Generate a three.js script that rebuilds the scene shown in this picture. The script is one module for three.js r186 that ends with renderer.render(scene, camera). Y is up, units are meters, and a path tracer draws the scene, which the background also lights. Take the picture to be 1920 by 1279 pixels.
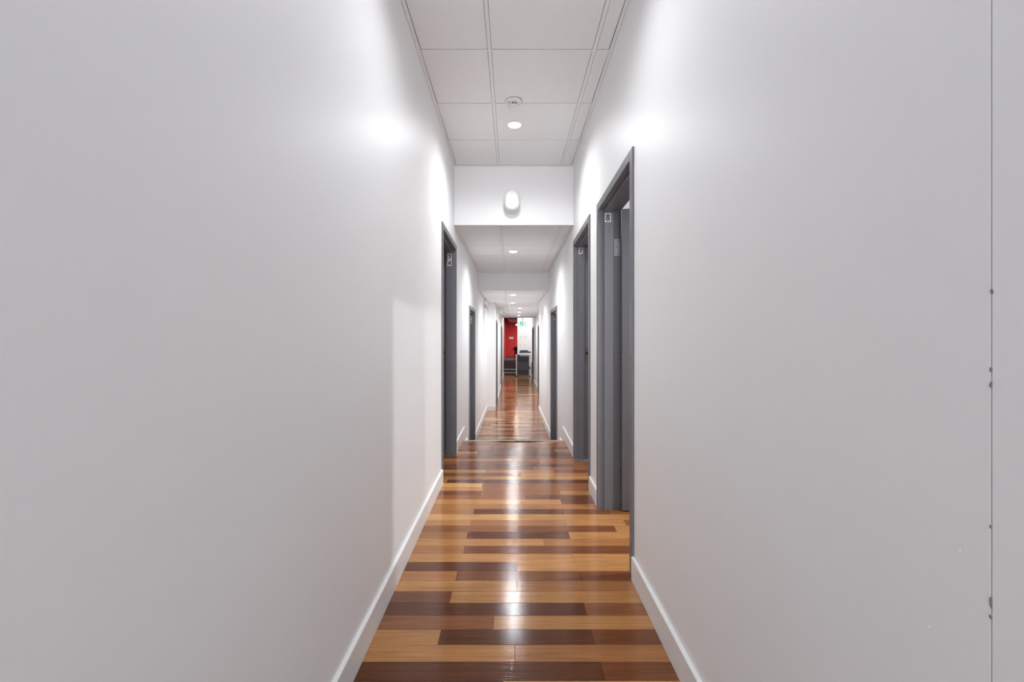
import * as THREE from 'three';
import { RectAreaLightUniformsLib } from 'three/addons/lights/RectAreaLightUniformsLib.js';
import { RoundedBoxGeometry } from 'three/addons/geometries/RoundedBoxGeometry.js';
import { mergeGeometries } from 'three/addons/utils/BufferGeometryUtils.js';
import { FontLoader } from 'three/addons/loaders/FontLoader.js';
import { TextGeometry } from 'three/addons/geometries/TextGeometry.js';

// ------------------------------------------------------------------ camera, exposure
const scene = new THREE.Scene();
scene.background = new THREE.Color(0x000000);
const F = 853, EYE = 1.181;                                  // focal length in pixels of the 1920x1279 frame, eye height
const camera = new THREE.PerspectiveCamera(2 * Math.atan(639.5 / F) * 180 / Math.PI, 1920 / 1279, 0.05, 80);
camera.position.set(0, EYE, 0);
camera.lookAt(0, EYE, -10);
const renderer = new THREE.WebGLRenderer({ antialias: true });
renderer.toneMapping = THREE.LinearToneMapping;
renderer.toneMappingExposure = 1.27;
renderer.shadowMap.enabled = true;
RectAreaLightUniformsLib.init();

// lamps: depth along the corridor, x, ceiling height, strength
const LAMP = 15.5, LAMP_TINT = 0xf8fbff;                  // neutral-white lamps
const WINDOW = 15.5;                                            // daylight through the lobby window behind the viewer
const CEIL_NEAR = EYE + 1.713, CEIL_MID = EYE + 1.135, CEIL_FAR = EYE + 0.84;
const DOWNLIGHTS = [
  [1.777, 0.02, CEIL_NEAR, 0.2, 'round white downlight in the high ceiling before the smoke detector'],
  [3.6, 0.02, CEIL_NEAR, 0.45, 'round white downlight in the high ceiling just beyond the smoke detector'],
  [5.75, 0.015, CEIL_MID, 0.53, 'round white downlight in the middle ceiling between the two bulkheads'],
  [8.24, 0.02, CEIL_FAR, 0.48, 'round white downlight in the low ceiling, first after the shaded bulkhead'],
  [9.95, 0.022, CEIL_FAR, 0.48, 'round white downlight in the low ceiling beside the wall jog, second after the shaded bulkhead'],
  [11.56, 0.2, CEIL_FAR, 0.48, 'round white downlight in the low ceiling, third after the shaded bulkhead'],
  [13.15, 0.21, CEIL_FAR, 0.48, 'round white downlight in the low ceiling, fourth after the shaded bulkhead'],
  [14.8, 0.22, CEIL_FAR, 0.48, 'round white downlight in the low ceiling, fifth after the shaded bulkhead'],
];

// ------------------------------------------------------------------ helpers
let seed = 20240611;
const rnd = () => { seed = (seed * 1664525 + 1013904223) >>> 0; return seed / 4294967296; };
const names = new Map();
const numbered = (n) => { const k = names.get(n) || 0; names.set(n, k + 1); return k ? `${n}_${String(k).padStart(3, '0')}` : n; };
const shade = (o) => { o.traverse((c) => { if (c.isMesh) { c.castShadow = true; c.receiveShadow = true; } }); return o; };
function tag(o, label, category, kind, group) {
  Object.assign(o.userData, { label, category });
  if (kind) o.userData.kind = kind;
  if (group) o.userData.group = group;
  return o;
}
function group(name, label, category, kind, grp) {
  const g = new THREE.Group(); g.name = numbered(name); scene.add(g);
  return tag(g, label, category, kind, grp);
}
function mesh(name, geo, mat, parent) {
  const m = new THREE.Mesh(Array.isArray(geo) ? join(geo) : geo, mat);
  m.name = parent ? name : numbered(name); (parent || scene).add(m); m.castShadow = m.receiveShadow = true;
  return m;
}
const join = (list) => mergeGeometries(list.map((g) => (g.index ? g.toNonIndexed() : g)));
// a box between two corners, uv in metres on each face
function bx(x0, x1, y0, y1, z0, z1) {
  const g = new THREE.BoxGeometry(Math.abs(x1 - x0), Math.abs(y1 - y0), Math.abs(z1 - z0));
  g.translate((x0 + x1) / 2, (y0 + y1) / 2, (z0 + z1) / 2);
  return metreUV(g);
}
function metreUV(g) {
  const p = g.attributes.position, n = g.attributes.normal, uv = g.attributes.uv;
  for (let i = 0; i < p.count; i++) {
    const ax = Math.abs(n.getX(i)), ay = Math.abs(n.getY(i)), az = Math.abs(n.getZ(i));
    if (ax >= ay && ax >= az) uv.setXY(i, p.getZ(i), p.getY(i));
    else if (ay >= az) uv.setXY(i, p.getX(i), p.getZ(i));
    else uv.setXY(i, p.getX(i), p.getY(i));
  }
  return g;
}
function rbx(x0, x1, y0, y1, z0, z1, r = 0.004, seg = 2) {
  const g = new RoundedBoxGeometry(Math.abs(x1 - x0), Math.abs(y1 - y0), Math.abs(z1 - z0), seg, r);
  g.translate((x0 + x1) / 2, (y0 + y1) / 2, (z0 + z1) / 2);
  return g;
}
const lathe = (pts, n = 40) => new THREE.LatheGeometry(pts.map(([x, y]) => new THREE.Vector2(x, y)), n);
// tileable value noise
function noise2(px, py, s) {
  const tab = new Float32Array(px * py); let q = s * 7919 + 17;
  for (let i = 0; i < tab.length; i++) { q = (q * 1664525 + 1013904223) >>> 0; tab[i] = q / 4294967296; }
  return (u, v) => {
    const x = ((u % 1) + 1) % 1 * px, y = ((v % 1) + 1) % 1 * py, i = Math.floor(x), j = Math.floor(y);
    const f = x - i, g = y - j, a = f * f * (3 - 2 * f), b = g * g * (3 - 2 * g);
    const t = (m, k) => tab[((k % py) * px) + (m % px)];
    return (t(i, j) * (1 - a) + t(i + 1, j) * a) * (1 - b) + (t(i, j + 1) * (1 - a) + t(i + 1, j + 1) * a) * b;
  };
}
function dataTexture(w, h, fn, srgb) {
  const d = new Uint8Array(w * h * 4);
  for (let y = 0; y < h; y++) for (let x = 0; x < w; x++) {
    const c = fn(x / w, y / h), o = (y * w + x) * 4;
    const [r, g, b] = Array.isArray(c) ? c : [c, c, c];
    d[o] = r * 255; d[o + 1] = g * 255; d[o + 2] = b * 255; d[o + 3] = 255;
  }
  const t = new THREE.DataTexture(d, w, h); t.wrapS = t.wrapT = THREE.RepeatWrapping;
  t.magFilter = THREE.LinearFilter; t.minFilter = THREE.LinearMipmapLinearFilter; t.generateMipmaps = true;
  if (srgb) t.colorSpace = THREE.SRGBColorSpace;
  t.needsUpdate = true; return t;
}
const clamp = (v, a = 0, b = 1) => Math.min(b, Math.max(a, v));

// ------------------------------------------------------------------ materials
const nA = noise2(6, 90, 1), nB = noise2(14, 260, 2), nC = noise2(40, 512, 3), nD = noise2(5, 8, 4), nE = noise2(220, 60, 5);
const grain = dataTexture(1024, 1024, (u, v) => {                 // streaks along u
  const w = 0.012 * nD(u, v);
  const s = 0.34 * nA(u, v + w) + 0.3 * nB(u, v + w) + 0.22 * nC(u, v) + 0.14 * nD(u * 2, v * 2);
  const pore = nC(u + 0.3, v + 0.11) > 0.86 && nE(u, v) > 0.55 ? 0.12 : 0;
  const k = clamp(0.80 + 0.46 * (s - 0.25) - pore, 0.3, 1);
  return [k, clamp(k * 0.985), clamp(k * 0.96)];
}, true);
const peelA = noise2(150, 150, 11), peelB = noise2(60, 60, 12);
const peel = dataTexture(512, 512, (u, v) => clamp(0.6 * peelA(u, v) + 0.4 * peelB(u, v)));
const lacA = noise2(120, 200, 21), lacB = noise2(24, 60, 22);
const lacquer = dataTexture(512, 512, (u, v) => clamp(0.25 * lacA(u, v) + 0.75 * lacB(u, v)));
const tlA = noise2(256, 256, 31), tlB = noise2(90, 90, 32);
const tilePrint = dataTexture(512, 512, (u, v) => { const p = tlA(u, v); return clamp(0.97 + 0.02 * tlB(u, v) - (p > 0.9 ? 0.02 : 0)); }, true);
const tileBump = dataTexture(512, 512, (u, v) => clamp(0.5 * tlA(u, v) + 0.5 * tlB(u, v)));
const rep = (t, x, y) => { const c = t.clone(); c.repeat.set(x, y); c.needsUpdate = true; return c; };
const std = (o) => new THREE.MeshStandardMaterial(o);
const M = {
  paint: new THREE.MeshPhysicalMaterial({ color: new THREE.Color().setRGB(0.88, 0.88, 0.88), roughness: 0.45, specularIntensity: 0.36, bumpMap: rep(peel, 2.5, 2.5), bumpScale: 0.0001 }),
  endPaint: std({ color: new THREE.Color().setRGB(0.84, 0.84, 0.84), roughness: 0.5 }),
  trimPaint: std({ color: new THREE.Color().setRGB(0.84, 0.84, 0.84), roughness: 0.35 }),
  tile: std({ color: new THREE.Color().setRGB(0.95, 0.95, 0.95), roughness: 0.95, map: rep(tilePrint, 2, 2), bumpMap: rep(tileBump, 2, 2), bumpScale: 0.0004 }),
  tee: std({ color: new THREE.Color().setRGB(0.90, 0.90, 0.90), roughness: 0.45 }),
  plenum: std({ color: new THREE.Color().setRGB(0.16, 0.16, 0.16), roughness: 0.9 }),
  frame: std({ color: new THREE.Color().setRGB(0.145, 0.145, 0.158), roughness: 0.38 }),
  leaf: std({ color: new THREE.Color().setRGB(0.150, 0.150, 0.160), roughness: 0.42 }),
  steel: std({ color: new THREE.Color().setRGB(0.30, 0.31, 0.34), roughness: 0.4, metalness: 0.7 }),
  brass: std({ color: new THREE.Color().setRGB(0.16, 0.12, 0.10), roughness: 0.5, metalness: 0.4 }),
  plate: std({ color: new THREE.Color().setRGB(0.62, 0.62, 0.62), roughness: 0.5 }),
  black: std({ color: new THREE.Color().setRGB(0.006, 0.006, 0.007), roughness: 0.5 }),
  plastic: std({ color: new THREE.Color().setRGB(0.80, 0.80, 0.79), roughness: 0.4 }),
  lens: std({ color: new THREE.Color().setRGB(0.62, 0.62, 0.62), roughness: 0.3 }),
  glow: std({ color: new THREE.Color().setRGB(0.9, 0.9, 0.9), emissive: new THREE.Color(1, 1, 1), emissiveIntensity: 6 }),
  daylight: std({ color: new THREE.Color().setRGB(0.8, 0.8, 0.8), emissive: new THREE.Color(1, 1, 1), emissiveIntensity: 1.0 }),
  lobbyFloor: std({ color: new THREE.Color().setRGB(0.33, 0.14, 0.062), roughness: 0.3 }),
  wornEdge: std({ color: new THREE.Color().setRGB(0.40, 0.32, 0.26), roughness: 0.45 }),
  underlay: std({ color: new THREE.Color().setRGB(0.022, 0.02, 0.02), roughness: 0.95 }),
  caulk: std({ color: new THREE.Color().setRGB(0.60, 0.60, 0.60), roughness: 0.8 }),
  chip: std({ color: new THREE.Color().setRGB(0.24, 0.24, 0.24), roughness: 0.9 }),
  scrape: std({ color: new THREE.Color().setRGB(0.9, 0.9, 0.9), roughness: 0.8 }),
  sub: std({ color: new THREE.Color().setRGB(0.03, 0.022, 0.018), roughness: 0.9 }),
  red: std({ color: new THREE.Color().setRGB(0.52, 0.024, 0.026), roughness: 0.6 }),
  greyCeil: std({ color: new THREE.Color().setRGB(0.42, 0.38, 0.37), roughness: 0.9 }),
  carpet: std({ color: new THREE.Color().setRGB(0.13, 0.075, 0.08), roughness: 0.95 }),
  stepCarpet: std({ color: new THREE.Color().setRGB(0.07, 0.072, 0.075), roughness: 0.95 }),
  nosingMetal: std({ color: new THREE.Color().setRGB(0.6, 0.6, 0.58), roughness: 0.45, metalness: 0.3 }),
  darkTrim: std({ color: new THREE.Color().setRGB(0.07, 0.07, 0.075), roughness: 0.6 }),
  copierWhite: std({ color: new THREE.Color().setRGB(0.78, 0.78, 0.77), roughness: 0.45 }),
  copierBlack: std({ color: new THREE.Color().setRGB(0.022, 0.022, 0.026), roughness: 0.4 }),
  copierDark: std({ color: new THREE.Color().setRGB(0.035, 0.035, 0.045), roughness: 0.35 }),
  kraft: std({ color: new THREE.Color().setRGB(0.42, 0.25, 0.14), roughness: 0.8 }),
  leafGreen: std({ color: new THREE.Color().setRGB(0.14, 0.12, 0.035), roughness: 0.6 }),
  paper: std({ color: new THREE.Color().setRGB(0.80, 0.80, 0.80), roughness: 0.8 }),
};
const TONES = [[0.66, 0.36, 0.135], [0.515, 0.247, 0.088], [0.41, 0.178, 0.065], [0.30, 0.113, 0.042], [0.205, 0.069, 0.026], [0.132, 0.041, 0.014]];
const woodMat = TONES.map((c) => new THREE.MeshPhysicalMaterial({ color: new THREE.Color().setRGB(...c), specularIntensity: 0.66, roughness: 0.14, map: grain, bumpMap: rep(lacquer, 3, 3), bumpScale: 0.00016 }));
const boardsMat = new THREE.MeshPhysicalMaterial({ color: 0xffffff, vertexColors: true, specularIntensity: 1.0, roughness: 0.14, map: grain, bumpMap: rep(lacquer, 3, 3), bumpScale: 0.0001 });

// ------------------------------------------------------------------ the walls' lines (Z = depth in front of the camera = -z)
const RAMP = 0.0108, rampY = (Z) => RAMP * Z, FAR_FLOOR = EYE - 1.53, CREST = 5.16;
const SPLIT = 5.3, TH = 0.14;
const wl = (Z) => (Z <= SPLIT ? -0.550 - 0.004 * Z : -0.5712 + (Z - SPLIT) * 0.0152 / 4.7);
const wr = (Z) => (Z <= SPLIT ? 0.580 + 0.0055 * Z : 0.6092 - (Z - SPLIT) * 0.0132 / 4.7);
// a wall section is a frame of its own: x = side * w (w grows into the wall), z = -(Z - Z0)
function sectionFrame(side, Z0, Z1, f) {
  const x0 = f(Z0), x1 = f(Z1), len = Math.hypot(x1 - x0, Z1 - Z0);
  return { side, Z0, Z1, len, x0, turn: -Math.atan2(x1 - x0, Z1 - Z0) };
}
const LN = sectionFrame(-1, -3.2, SPLIT, (Z) => -0.550 - 0.004 * Z), LF = sectionFrame(-1, SPLIT, 10.0, wl);
const RN = sectionFrame(1, -3.2, SPLIT, (Z) => 0.580 + 0.0055 * Z), RF = sectionFrame(1, SPLIT, 10.0, wr);
const place = (o, S, Z = S.Z0) => { o.position.set(S.x0 - Math.sin(S.turn) * (Z - S.Z0), 0, -S.Z0 - Math.cos(S.turn) * (Z - S.Z0)); o.rotation.y = S.turn; return o; };
// box in section coordinates: u along the corridor from origin Zo, v up, w into the wall
const sb = (S, u0, u1, v0, v1, w0, w1) => bx(S.side * w0, S.side * w1, v0, v1, -u0, -u1);
const srb = (S, u0, u1, v0, v1, w0, w1, r) => rbx(S.side * w0, S.side * w1, v0, v1, -u0, -u1, r);

const DOORS = [
  // section, near outer Z, far outer Z, height of the frame's top, digits, far jamb shows
  { S: RN, a: 2.205, b: 3.160, top: 2.125, num: ['8'], open: 'far', label: 'open grey metal door and frame numbered 8' },
  { S: RN, a: 3.470, b: 4.425, top: 2.150, num: ['7'], open: 'near', label: 'open grey metal door and frame numbered 7' },
  { S: LN, a: 3.640, b: 4.600, top: 2.140, num: ['1', '4'], open: 'near', label: 'open grey metal door and frame numbered 14' },
  { S: RF, a: 6.10, b: 7.04, top: 1.655, num: ['6'], label: 'grey metal door and frame numbered 6 beyond the floor edge' },
  { S: LF, a: 6.03, b: 6.90, top: 1.655, num: ['1', '3'], label: 'grey metal door and frame with stacked digits 13 beyond the floor edge' },
];

function wallSection(name, label, S, v0, v1, cuts) {
  const pieces = [];
  const build = (u0, u1, holes) => {
    const sh = new THREE.Shape();
    sh.moveTo(u0, v0); sh.lineTo(u1, v0); sh.lineTo(u1, v1); sh.lineTo(u0, v1); sh.closePath();
    for (const h of holes) { const p = new THREE.Path(); p.moveTo(h[0], h[2]); p.lineTo(h[0], h[3]); p.lineTo(h[1], h[3]); p.lineTo(h[1], h[2]); p.closePath(); sh.holes.push(p); }
    const g = new THREE.ExtrudeGeometry(sh, { depth: TH, bevelEnabled: false });
    // (u, v, e) -> x = side * w, z = -u
    const m = S.side > 0 ? new THREE.Matrix4().set(0, 0, 1, 0, 0, 1, 0, 0, -1, 0, 0, 0, 0, 0, 0, 1) : new THREE.Matrix4().set(0, 0, 1, -TH, 0, 1, 0, 0, -1, 0, 0, 0, 0, 0, 0, 1);
    g.applyMatrix4(m);
    pieces.push(metreUV(g));
  };
  const holes = DOORS.filter((d) => d.S === S).map((d) => [d.a - S.Z0, d.b - S.Z0, d.floor - 0.045, d.top]);
  if (cuts) for (const [u0, u1] of cuts) build(u0, u1, holes.filter((h) => h[0] > u0 && h[1] < u1));
  else build(0, S.len, holes);
  const w = mesh(name, pieces, M.paint); tag(w, label, 'wall', 'structure'); place(w, S);
  return w;
}
for (const d of DOORS) d.floor = d.a < SPLIT ? rampY((d.a + d.b) / 2) : FAR_FLOOR;

const BASE_Y = -0.5;
wallSection('wall_left', 'long white painted wall with the door numbered 14', LN, BASE_Y, CEIL_NEAR + 0.2);
wallSection('wall_left_far', 'white painted wall with the door numbered 13 beyond the floor edge', LF, BASE_Y, CEIL_NEAR + 0.2);
const JOINT = 0.5534 - RN.Z0;
const rightNear = wallSection('wall_right', 'long white painted wall with the doors numbered 7 and 8 and a chipped joint', RN, BASE_Y, CEIL_NEAR + 0.2, [[0, JOINT - 0.0013], [JOINT + 0.0013, RN.len]]);
wallSection('wall_right_far', 'white painted wall with the door numbered 6 beyond the floor edge', RF, BASE_Y, CEIL_NEAR + 0.2);
mesh('joint_filler', sb(RN, JOINT - 0.0013, JOINT + 0.0013, BASE_Y, CEIL_NEAR + 0.2, 0.0006, TH), M.caulk, rightNear);
{ // chips along the joint and two nicks in the paint: [pixel x, pixel y, width m, height m, tilt, material]
  const marks = [[1860, 547, .0035, .007, .2, 0], [1858, 693, .003, .006, 0, 0], [1858.5, 721, .003, .008, -.1, 0], [1857.5, 988, .0025, .005, 0, 0], [1858, 1131, .0028, .0135, .12, 0], [1857.5, 1157, .003, .005, .4, 0], [1739, 1175, .0075, .004, .5, 1], [1798, 1034, .004, .003, .3, 1]];
  for (const [px, py, w, h, t, k] of marks) {
    const Z = 0.583 * F / (px - 960), v = EYE + (639.5 - py) * Z / F, sh = new THREE.Shape();
    for (let i = 0; i < 9; i++) { const a = i / 9 * Math.PI * 2, r = 0.8 + 0.35 * rnd(); const X = Math.cos(a) * w / 2 * r, Y = Math.sin(a) * h / 2 * r; const c = Math.cos(t), s = Math.sin(t); sh[i ? 'lineTo' : 'moveTo'](X * c - Y * s, X * s + Y * c); }
    const g = new THREE.ExtrudeGeometry(sh, { depth: 0.0006, bevelEnabled: false }); g.rotateY(-Math.PI / 2); g.translate(0, v, -(Z - RN.Z0));
    mesh(k ? 'paint_scrape' : 'paint_chip', g, k ? M.scrape : M.chip, rightNear);
  }
}
// past the jog: the wall with two far doors, and the wall stepped back on the other side
const XL2 = -0.3686, XR2 = 0.81, Z_JOG = 9.985, Z_LEND = 20.2, Z_REND = 18.4, HALL_END = 20.75;
const L2 = { side: -1, Z0: Z_JOG, Z1: Z_LEND, len: Z_LEND - Z_JOG, x0: XL2, turn: 0 };
const R2 = { side: 1, Z0: 10.0, Z1: Z_REND, len: Z_REND - 10.0, x0: XR2, turn: 0 };
DOORS.push({ S: L2, a: 10.42, b: 11.32, top: FAR_FLOOR + 2.02, floor: FAR_FLOOR, num: [], label: 'dark grey door frame just past the wall jog' });
DOORS.push({ S: L2, a: 14.9, b: 16.1, top: FAR_FLOOR + 2.06, floor: FAR_FLOOR, num: [], label: 'dark grey door frame on the stepped-in wall near the red room' });
DOORS.push({ S: R2, a: 13.3, b: 14.2, top: FAR_FLOOR + 2.02, floor: FAR_FLOOR, num: [], label: 'grey door frame just past the end of the wall with door 6' });
DOORS.push({ S: R2, a: 16.95, b: 18.1, top: FAR_FLOOR + 2.06, floor: FAR_FLOOR, num: [], light: true, label: 'pale grey door frame beside the copier' });
wallSection('wall_left_end', 'white painted wall that steps in past the jog towards the red room', L2, BASE_Y, 2.9);
wallSection('wall_right_end', 'white painted wall stepped back on the way to the copier', R2, BASE_Y, 2.9);
tag(mesh('wall_jog', bx(XL2 - TH, -0.5561, BASE_Y, 2.9, -Z_JOG, -Z_JOG - 0.1), M.paint), 'narrow white wall end facing the corridor beside the emergency lights', 'wall', 'structure');
tag(mesh('wall_jog_return', bx(0.5961 + TH, XR2, BASE_Y, 2.9, -9.9, -9.999), M.paint), 'short white wall return where the corridor widens', 'wall', 'structure');
{ // the lobby behind the viewer, open to the corridor, with a broad daylight window in its back wall
  const z0 = 3.2, z1 = 6.2, X = 2.2, H = CEIL_NEAR;
  tag(mesh('wall_lobby', [bx(-X - 0.1, -X, -0.3, H, z0, z1), bx(X, X + 0.1, -0.3, H, z0, z1), bx(-X, -0.537 - TH, -0.3, H, z0 - 0.1, z0), bx(0.5624 + TH, X, -0.3, H, z0 - 0.1, z0)], M.paint), 'white walls of the lobby behind the viewer', 'wall', 'structure');
  tag(mesh('wall_lobby_back', [bx(-X - 0.1, -1.6, -0.3, H, z1, z1 + 0.12), bx(1.6, X + 0.1, -0.3, H, z1, z1 + 0.12), bx(-1.6, 1.6, -0.3, 0.05, z1, z1 + 0.12), bx(-1.6, 1.6, 2.15, H, z1, z1 + 0.12)], M.paint), 'white back wall of the lobby around its window', 'wall', 'structure');
  tag(mesh('ceiling_lobby', bx(-X - 0.1, X + 0.1, H, H + 0.1, z0, z1 + 0.12), M.tile), 'white ceiling of the lobby behind the viewer', 'ceiling', 'structure');
  tag(mesh('floor_lobby', bx(-X, X, -0.3, -0.035, z0 + 0.001, z1), M.lobbyFloor), 'hardwood floor of the lobby behind the viewer', 'floor', 'structure');
  const w = group('window_1', 'broad daylight window in the lobby behind the viewer', 'window', 'structure');
  mesh('window_frame', [bx(-1.6, 1.6, 0.05, 0.1, z1, z1 + 0.1), bx(-1.6, 1.6, 2.1, 2.15, z1, z1 + 0.1), bx(-1.6, -1.55, 0.1, 2.1, z1, z1 + 0.1), bx(1.55, 1.6, 0.1, 2.1, z1, z1 + 0.1)], M.trimPaint, w);
  mesh('window_pane', bx(-1.55, 1.55, 0.1, 2.1, z1 + 0.05, z1 + 0.06), M.daylight, w);
  const L = new THREE.RectAreaLight(0xf1f6ff, WINDOW, 3.05, 1.95); L.position.set(0, 1.1, z1 + 0.045); L.castShadow = true; w.add(L);
}

// ------------------------------------------------------------------ floors
const floor = group('floor', 'glossy mixed-tone hardwood floor of boards laid across the corridor', 'floor', 'structure');
floor.rotation.x = Math.atan(RAMP);
mesh('subfloor', bx(-0.53, 0.555, -0.24, -0.0185, 3.2, -(CREST - 0.012)), M.sub, floor);
function boardGeo(x0, x1, z0, z1, th = 0.018, c = 0.0011, top = 0, tilt = 0) {
  // bottomless board with a chamfered upper edge, uv runs along the board
  const X = [x0, x0 + c, x1 - c, x1], Zs = [z0, z0 - c, z1 + c, z1], P = [], U = [], ou = rnd() * 5, ov = rnd() * 5;
  const zc = (z0 + z1) / 2, v = (x, y, z) => [x, y + tilt * (z - zc), z];
  const quad = (a, b, d, e) => { for (const p of [a, b, d, a, d, e]) { P.push(...p); U.push(p[0] / 1.3 + ou, (p[2] + p[1]) / 0.34 + ov); } };
  const A = v(X[1], top, Zs[1]), B = v(X[2], top, Zs[1]), C = v(X[2], top, Zs[2]), D = v(X[1], top, Zs[2]);
  const a = v(X[0], top - c, Zs[0]), b = v(X[3], top - c, Zs[0]), d = v(X[3], top - c, Zs[3]), e = v(X[0], top - c, Zs[3]);
  const lo = (p) => [p[0], top - th, p[2]];
  quad(A, B, C, D); quad(a, b, B, A); quad(b, d, C, B); quad(d, e, D, C); quad(e, a, A, D);
  quad(lo(a), lo(b), b, a); quad(lo(b), lo(d), d, b); quad(lo(d), lo(e), e, d); quad(lo(e), lo(a), a, e);
  const g = new THREE.BufferGeometry();
  g.setAttribute('position', new THREE.Float32BufferAttribute(P, 3)); g.setAttribute('uv', new THREE.Float32BufferAttribute(U, 2));
  g.computeVertexNormals(); return g;
}
const PITCH = 0.0911, ROW0 = 1.6496 - PITCH * 16;
// boards read from the photograph, row by row from the viewer: [tone, joint pixel, tone, joint pixel, tone ...]
const ROWS = { 15: [5, 1130, 4], 16: [1, 965.6, 2], 17: [1, 824, 5, 1112, 4], 18: [3, 925.5, 1], 19: [5, 1097.6, 3], 20: [4, 845, 1], 21: [1, 969, 2], 22: [2, 856, 4, 1088, 4], 23: [5, 970, 1], 24: [1, 1076, 1], 25: [2, 870, 4, 1172, 4], 26: [1, 1020, 2], 27: [2, 876, 5, 1067, 1], 28: [3, 971, 4, 1154, 1], 29: [1, 883.6, 2, 1061, 1], 30: [0, 972, 1], 31: [2, 889, 5, 1056, 4], 32: [2, 972, 2], 33: [1, 1052, 4], 34: [3, 985, 4], 35: [4, 901, 3, 1050, 1], 36: [1, 905, 3], 37: [0, 904, 3, 1107, 2], 38: [2, 838, 5], 39: [2, 907, 1, 1044, 1], 40: [4, 976, 1, 1040, 2], 41: [1, 910, 2, 1040, 4], 42: [4, 1000, 3], 43: [4, 930, 5, 1075, 3], 44: [3, 862, 4, 1010, 3], 45: [2, 960, 3], 46: [4, 1000, 4], 47: [3, 895, 5, 1030, 5], 48: [1, 896, 4, 1060, 3], 49: [4, 1000, 4, 1040, 2], 50: [3, 920, 4], 51: [3, 1000, 3], 52: [4, 940, 3] };
for (let k = 0; k < 53; k++) {
  const za = ROW0 + k * PITCH, zb = za + PITCH, zm = (za + zb) / 2;
  let xa = wl(zm) + 0.001, xb = wr(zm) - 0.001;
  for (const d of DOORS.slice(0, 3)) if (za > d.a + 0.05 && zb < d.b - 0.05) { if (d.S.side < 0) xa = wl(zm) - TH - 0.45; else xb = wr(zm) + TH + 0.5; }
  let tones, joints;
  if (ROWS[k]) { tones = ROWS[k].filter((_, i) => i % 2 === 0); joints = ROWS[k].filter((_, i) => i % 2).map((p) => (p - 960) / F * zm); }
  else { joints = [-0.25 + 0.5 * rnd()]; tones = [Math.floor(rnd() * 6), Math.floor(rnd() * 6)]; }
  const xs = [xa, ...joints, xb];
  if (xb > 0.8) { const extra = 0.62 + 0.25 * rnd(); if (extra > xs[xs.length - 2] + 0.3) { xs.splice(xs.length - 1, 0, extra); tones.push([1, 2, 3, 1][Math.floor(rnd() * 4)]); } }
  for (let i = 0; i < tones.length; i++) {
    mesh('plank', boardGeo(xs[i] + 0.0003, xs[i + 1] - 0.0003, -za - 0.0003, -zb + 0.0003, 0.018, 0.0009, (rnd() - 0.5) * 0.0004, (rnd() - 0.5) * 0.004), woodMat[tones[i]], floor);
  }
}
{ // worn floor edge: the last boards chewed away along the middle, then a narrow pale nosing
  const z0 = ROW0 + 53 * PITCH, xa = wl(5.1) + 0.002, xb = wr(5.1) - 0.002;
  const slab = (x0, x1, near, far, n, mat, name) => {
    const sh = new THREE.Shape(); sh.moveTo(x0, near(x0)); for (let i = 1; i <= n; i++) { const x = x0 + (x1 - x0) * i / n; sh.lineTo(x, near(x)); }
    for (let i = 0; i <= n; i++) { const x = x1 + (x0 - x1) * i / n; sh.lineTo(x, far(x)); } sh.closePath();
    const g = new THREE.ExtrudeGeometry(sh, { depth: 0.0006, bevelEnabled: true, bevelSize: 0.0004, bevelThickness: 0.0004, bevelSegments: 1 });
    g.rotateX(-Math.PI / 2); g.translate(0, -0.001, 0); const uv = g.attributes.uv; for (let i = 0; i < uv.count; i++) uv.setXY(i, uv.getX(i) / 1.3, uv.getY(i) / 0.34);
    return mesh(name, g, mat, floor);
  };
  const worn = (x) => Math.exp(-Math.pow((x - 0.06) / 0.27, 4));
  const far = (x) => z0 + 0.088 - worn(x) * (0.036 + 0.036 * rnd()) - 0.004 * rnd();
  slab(xa, 0.23, () => z0 + 0.001, far, 46, woodMat[3], 'plank'); slab(0.2315, xb, () => z0 + 0.001, far, 22, woodMat[2], 'plank');
  const d = mesh('underlay_strip', bx(xa, xb, -0.017, -0.0016, -(z0 + 0.004), -(CREST - 0.006)), M.underlay, floor); d.userData.label = 'blackened strip showing where the boards have worn away';
  const n = slab(xa, xb, (x) => z0 + 0.096 + worn(x) * (0.012 + 0.018 * rnd()), () => CREST, 70, M.wornEdge, 'edge_nosing'); n.userData.label = 'worn pale wooden nosing with a chipped edge';
}
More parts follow.
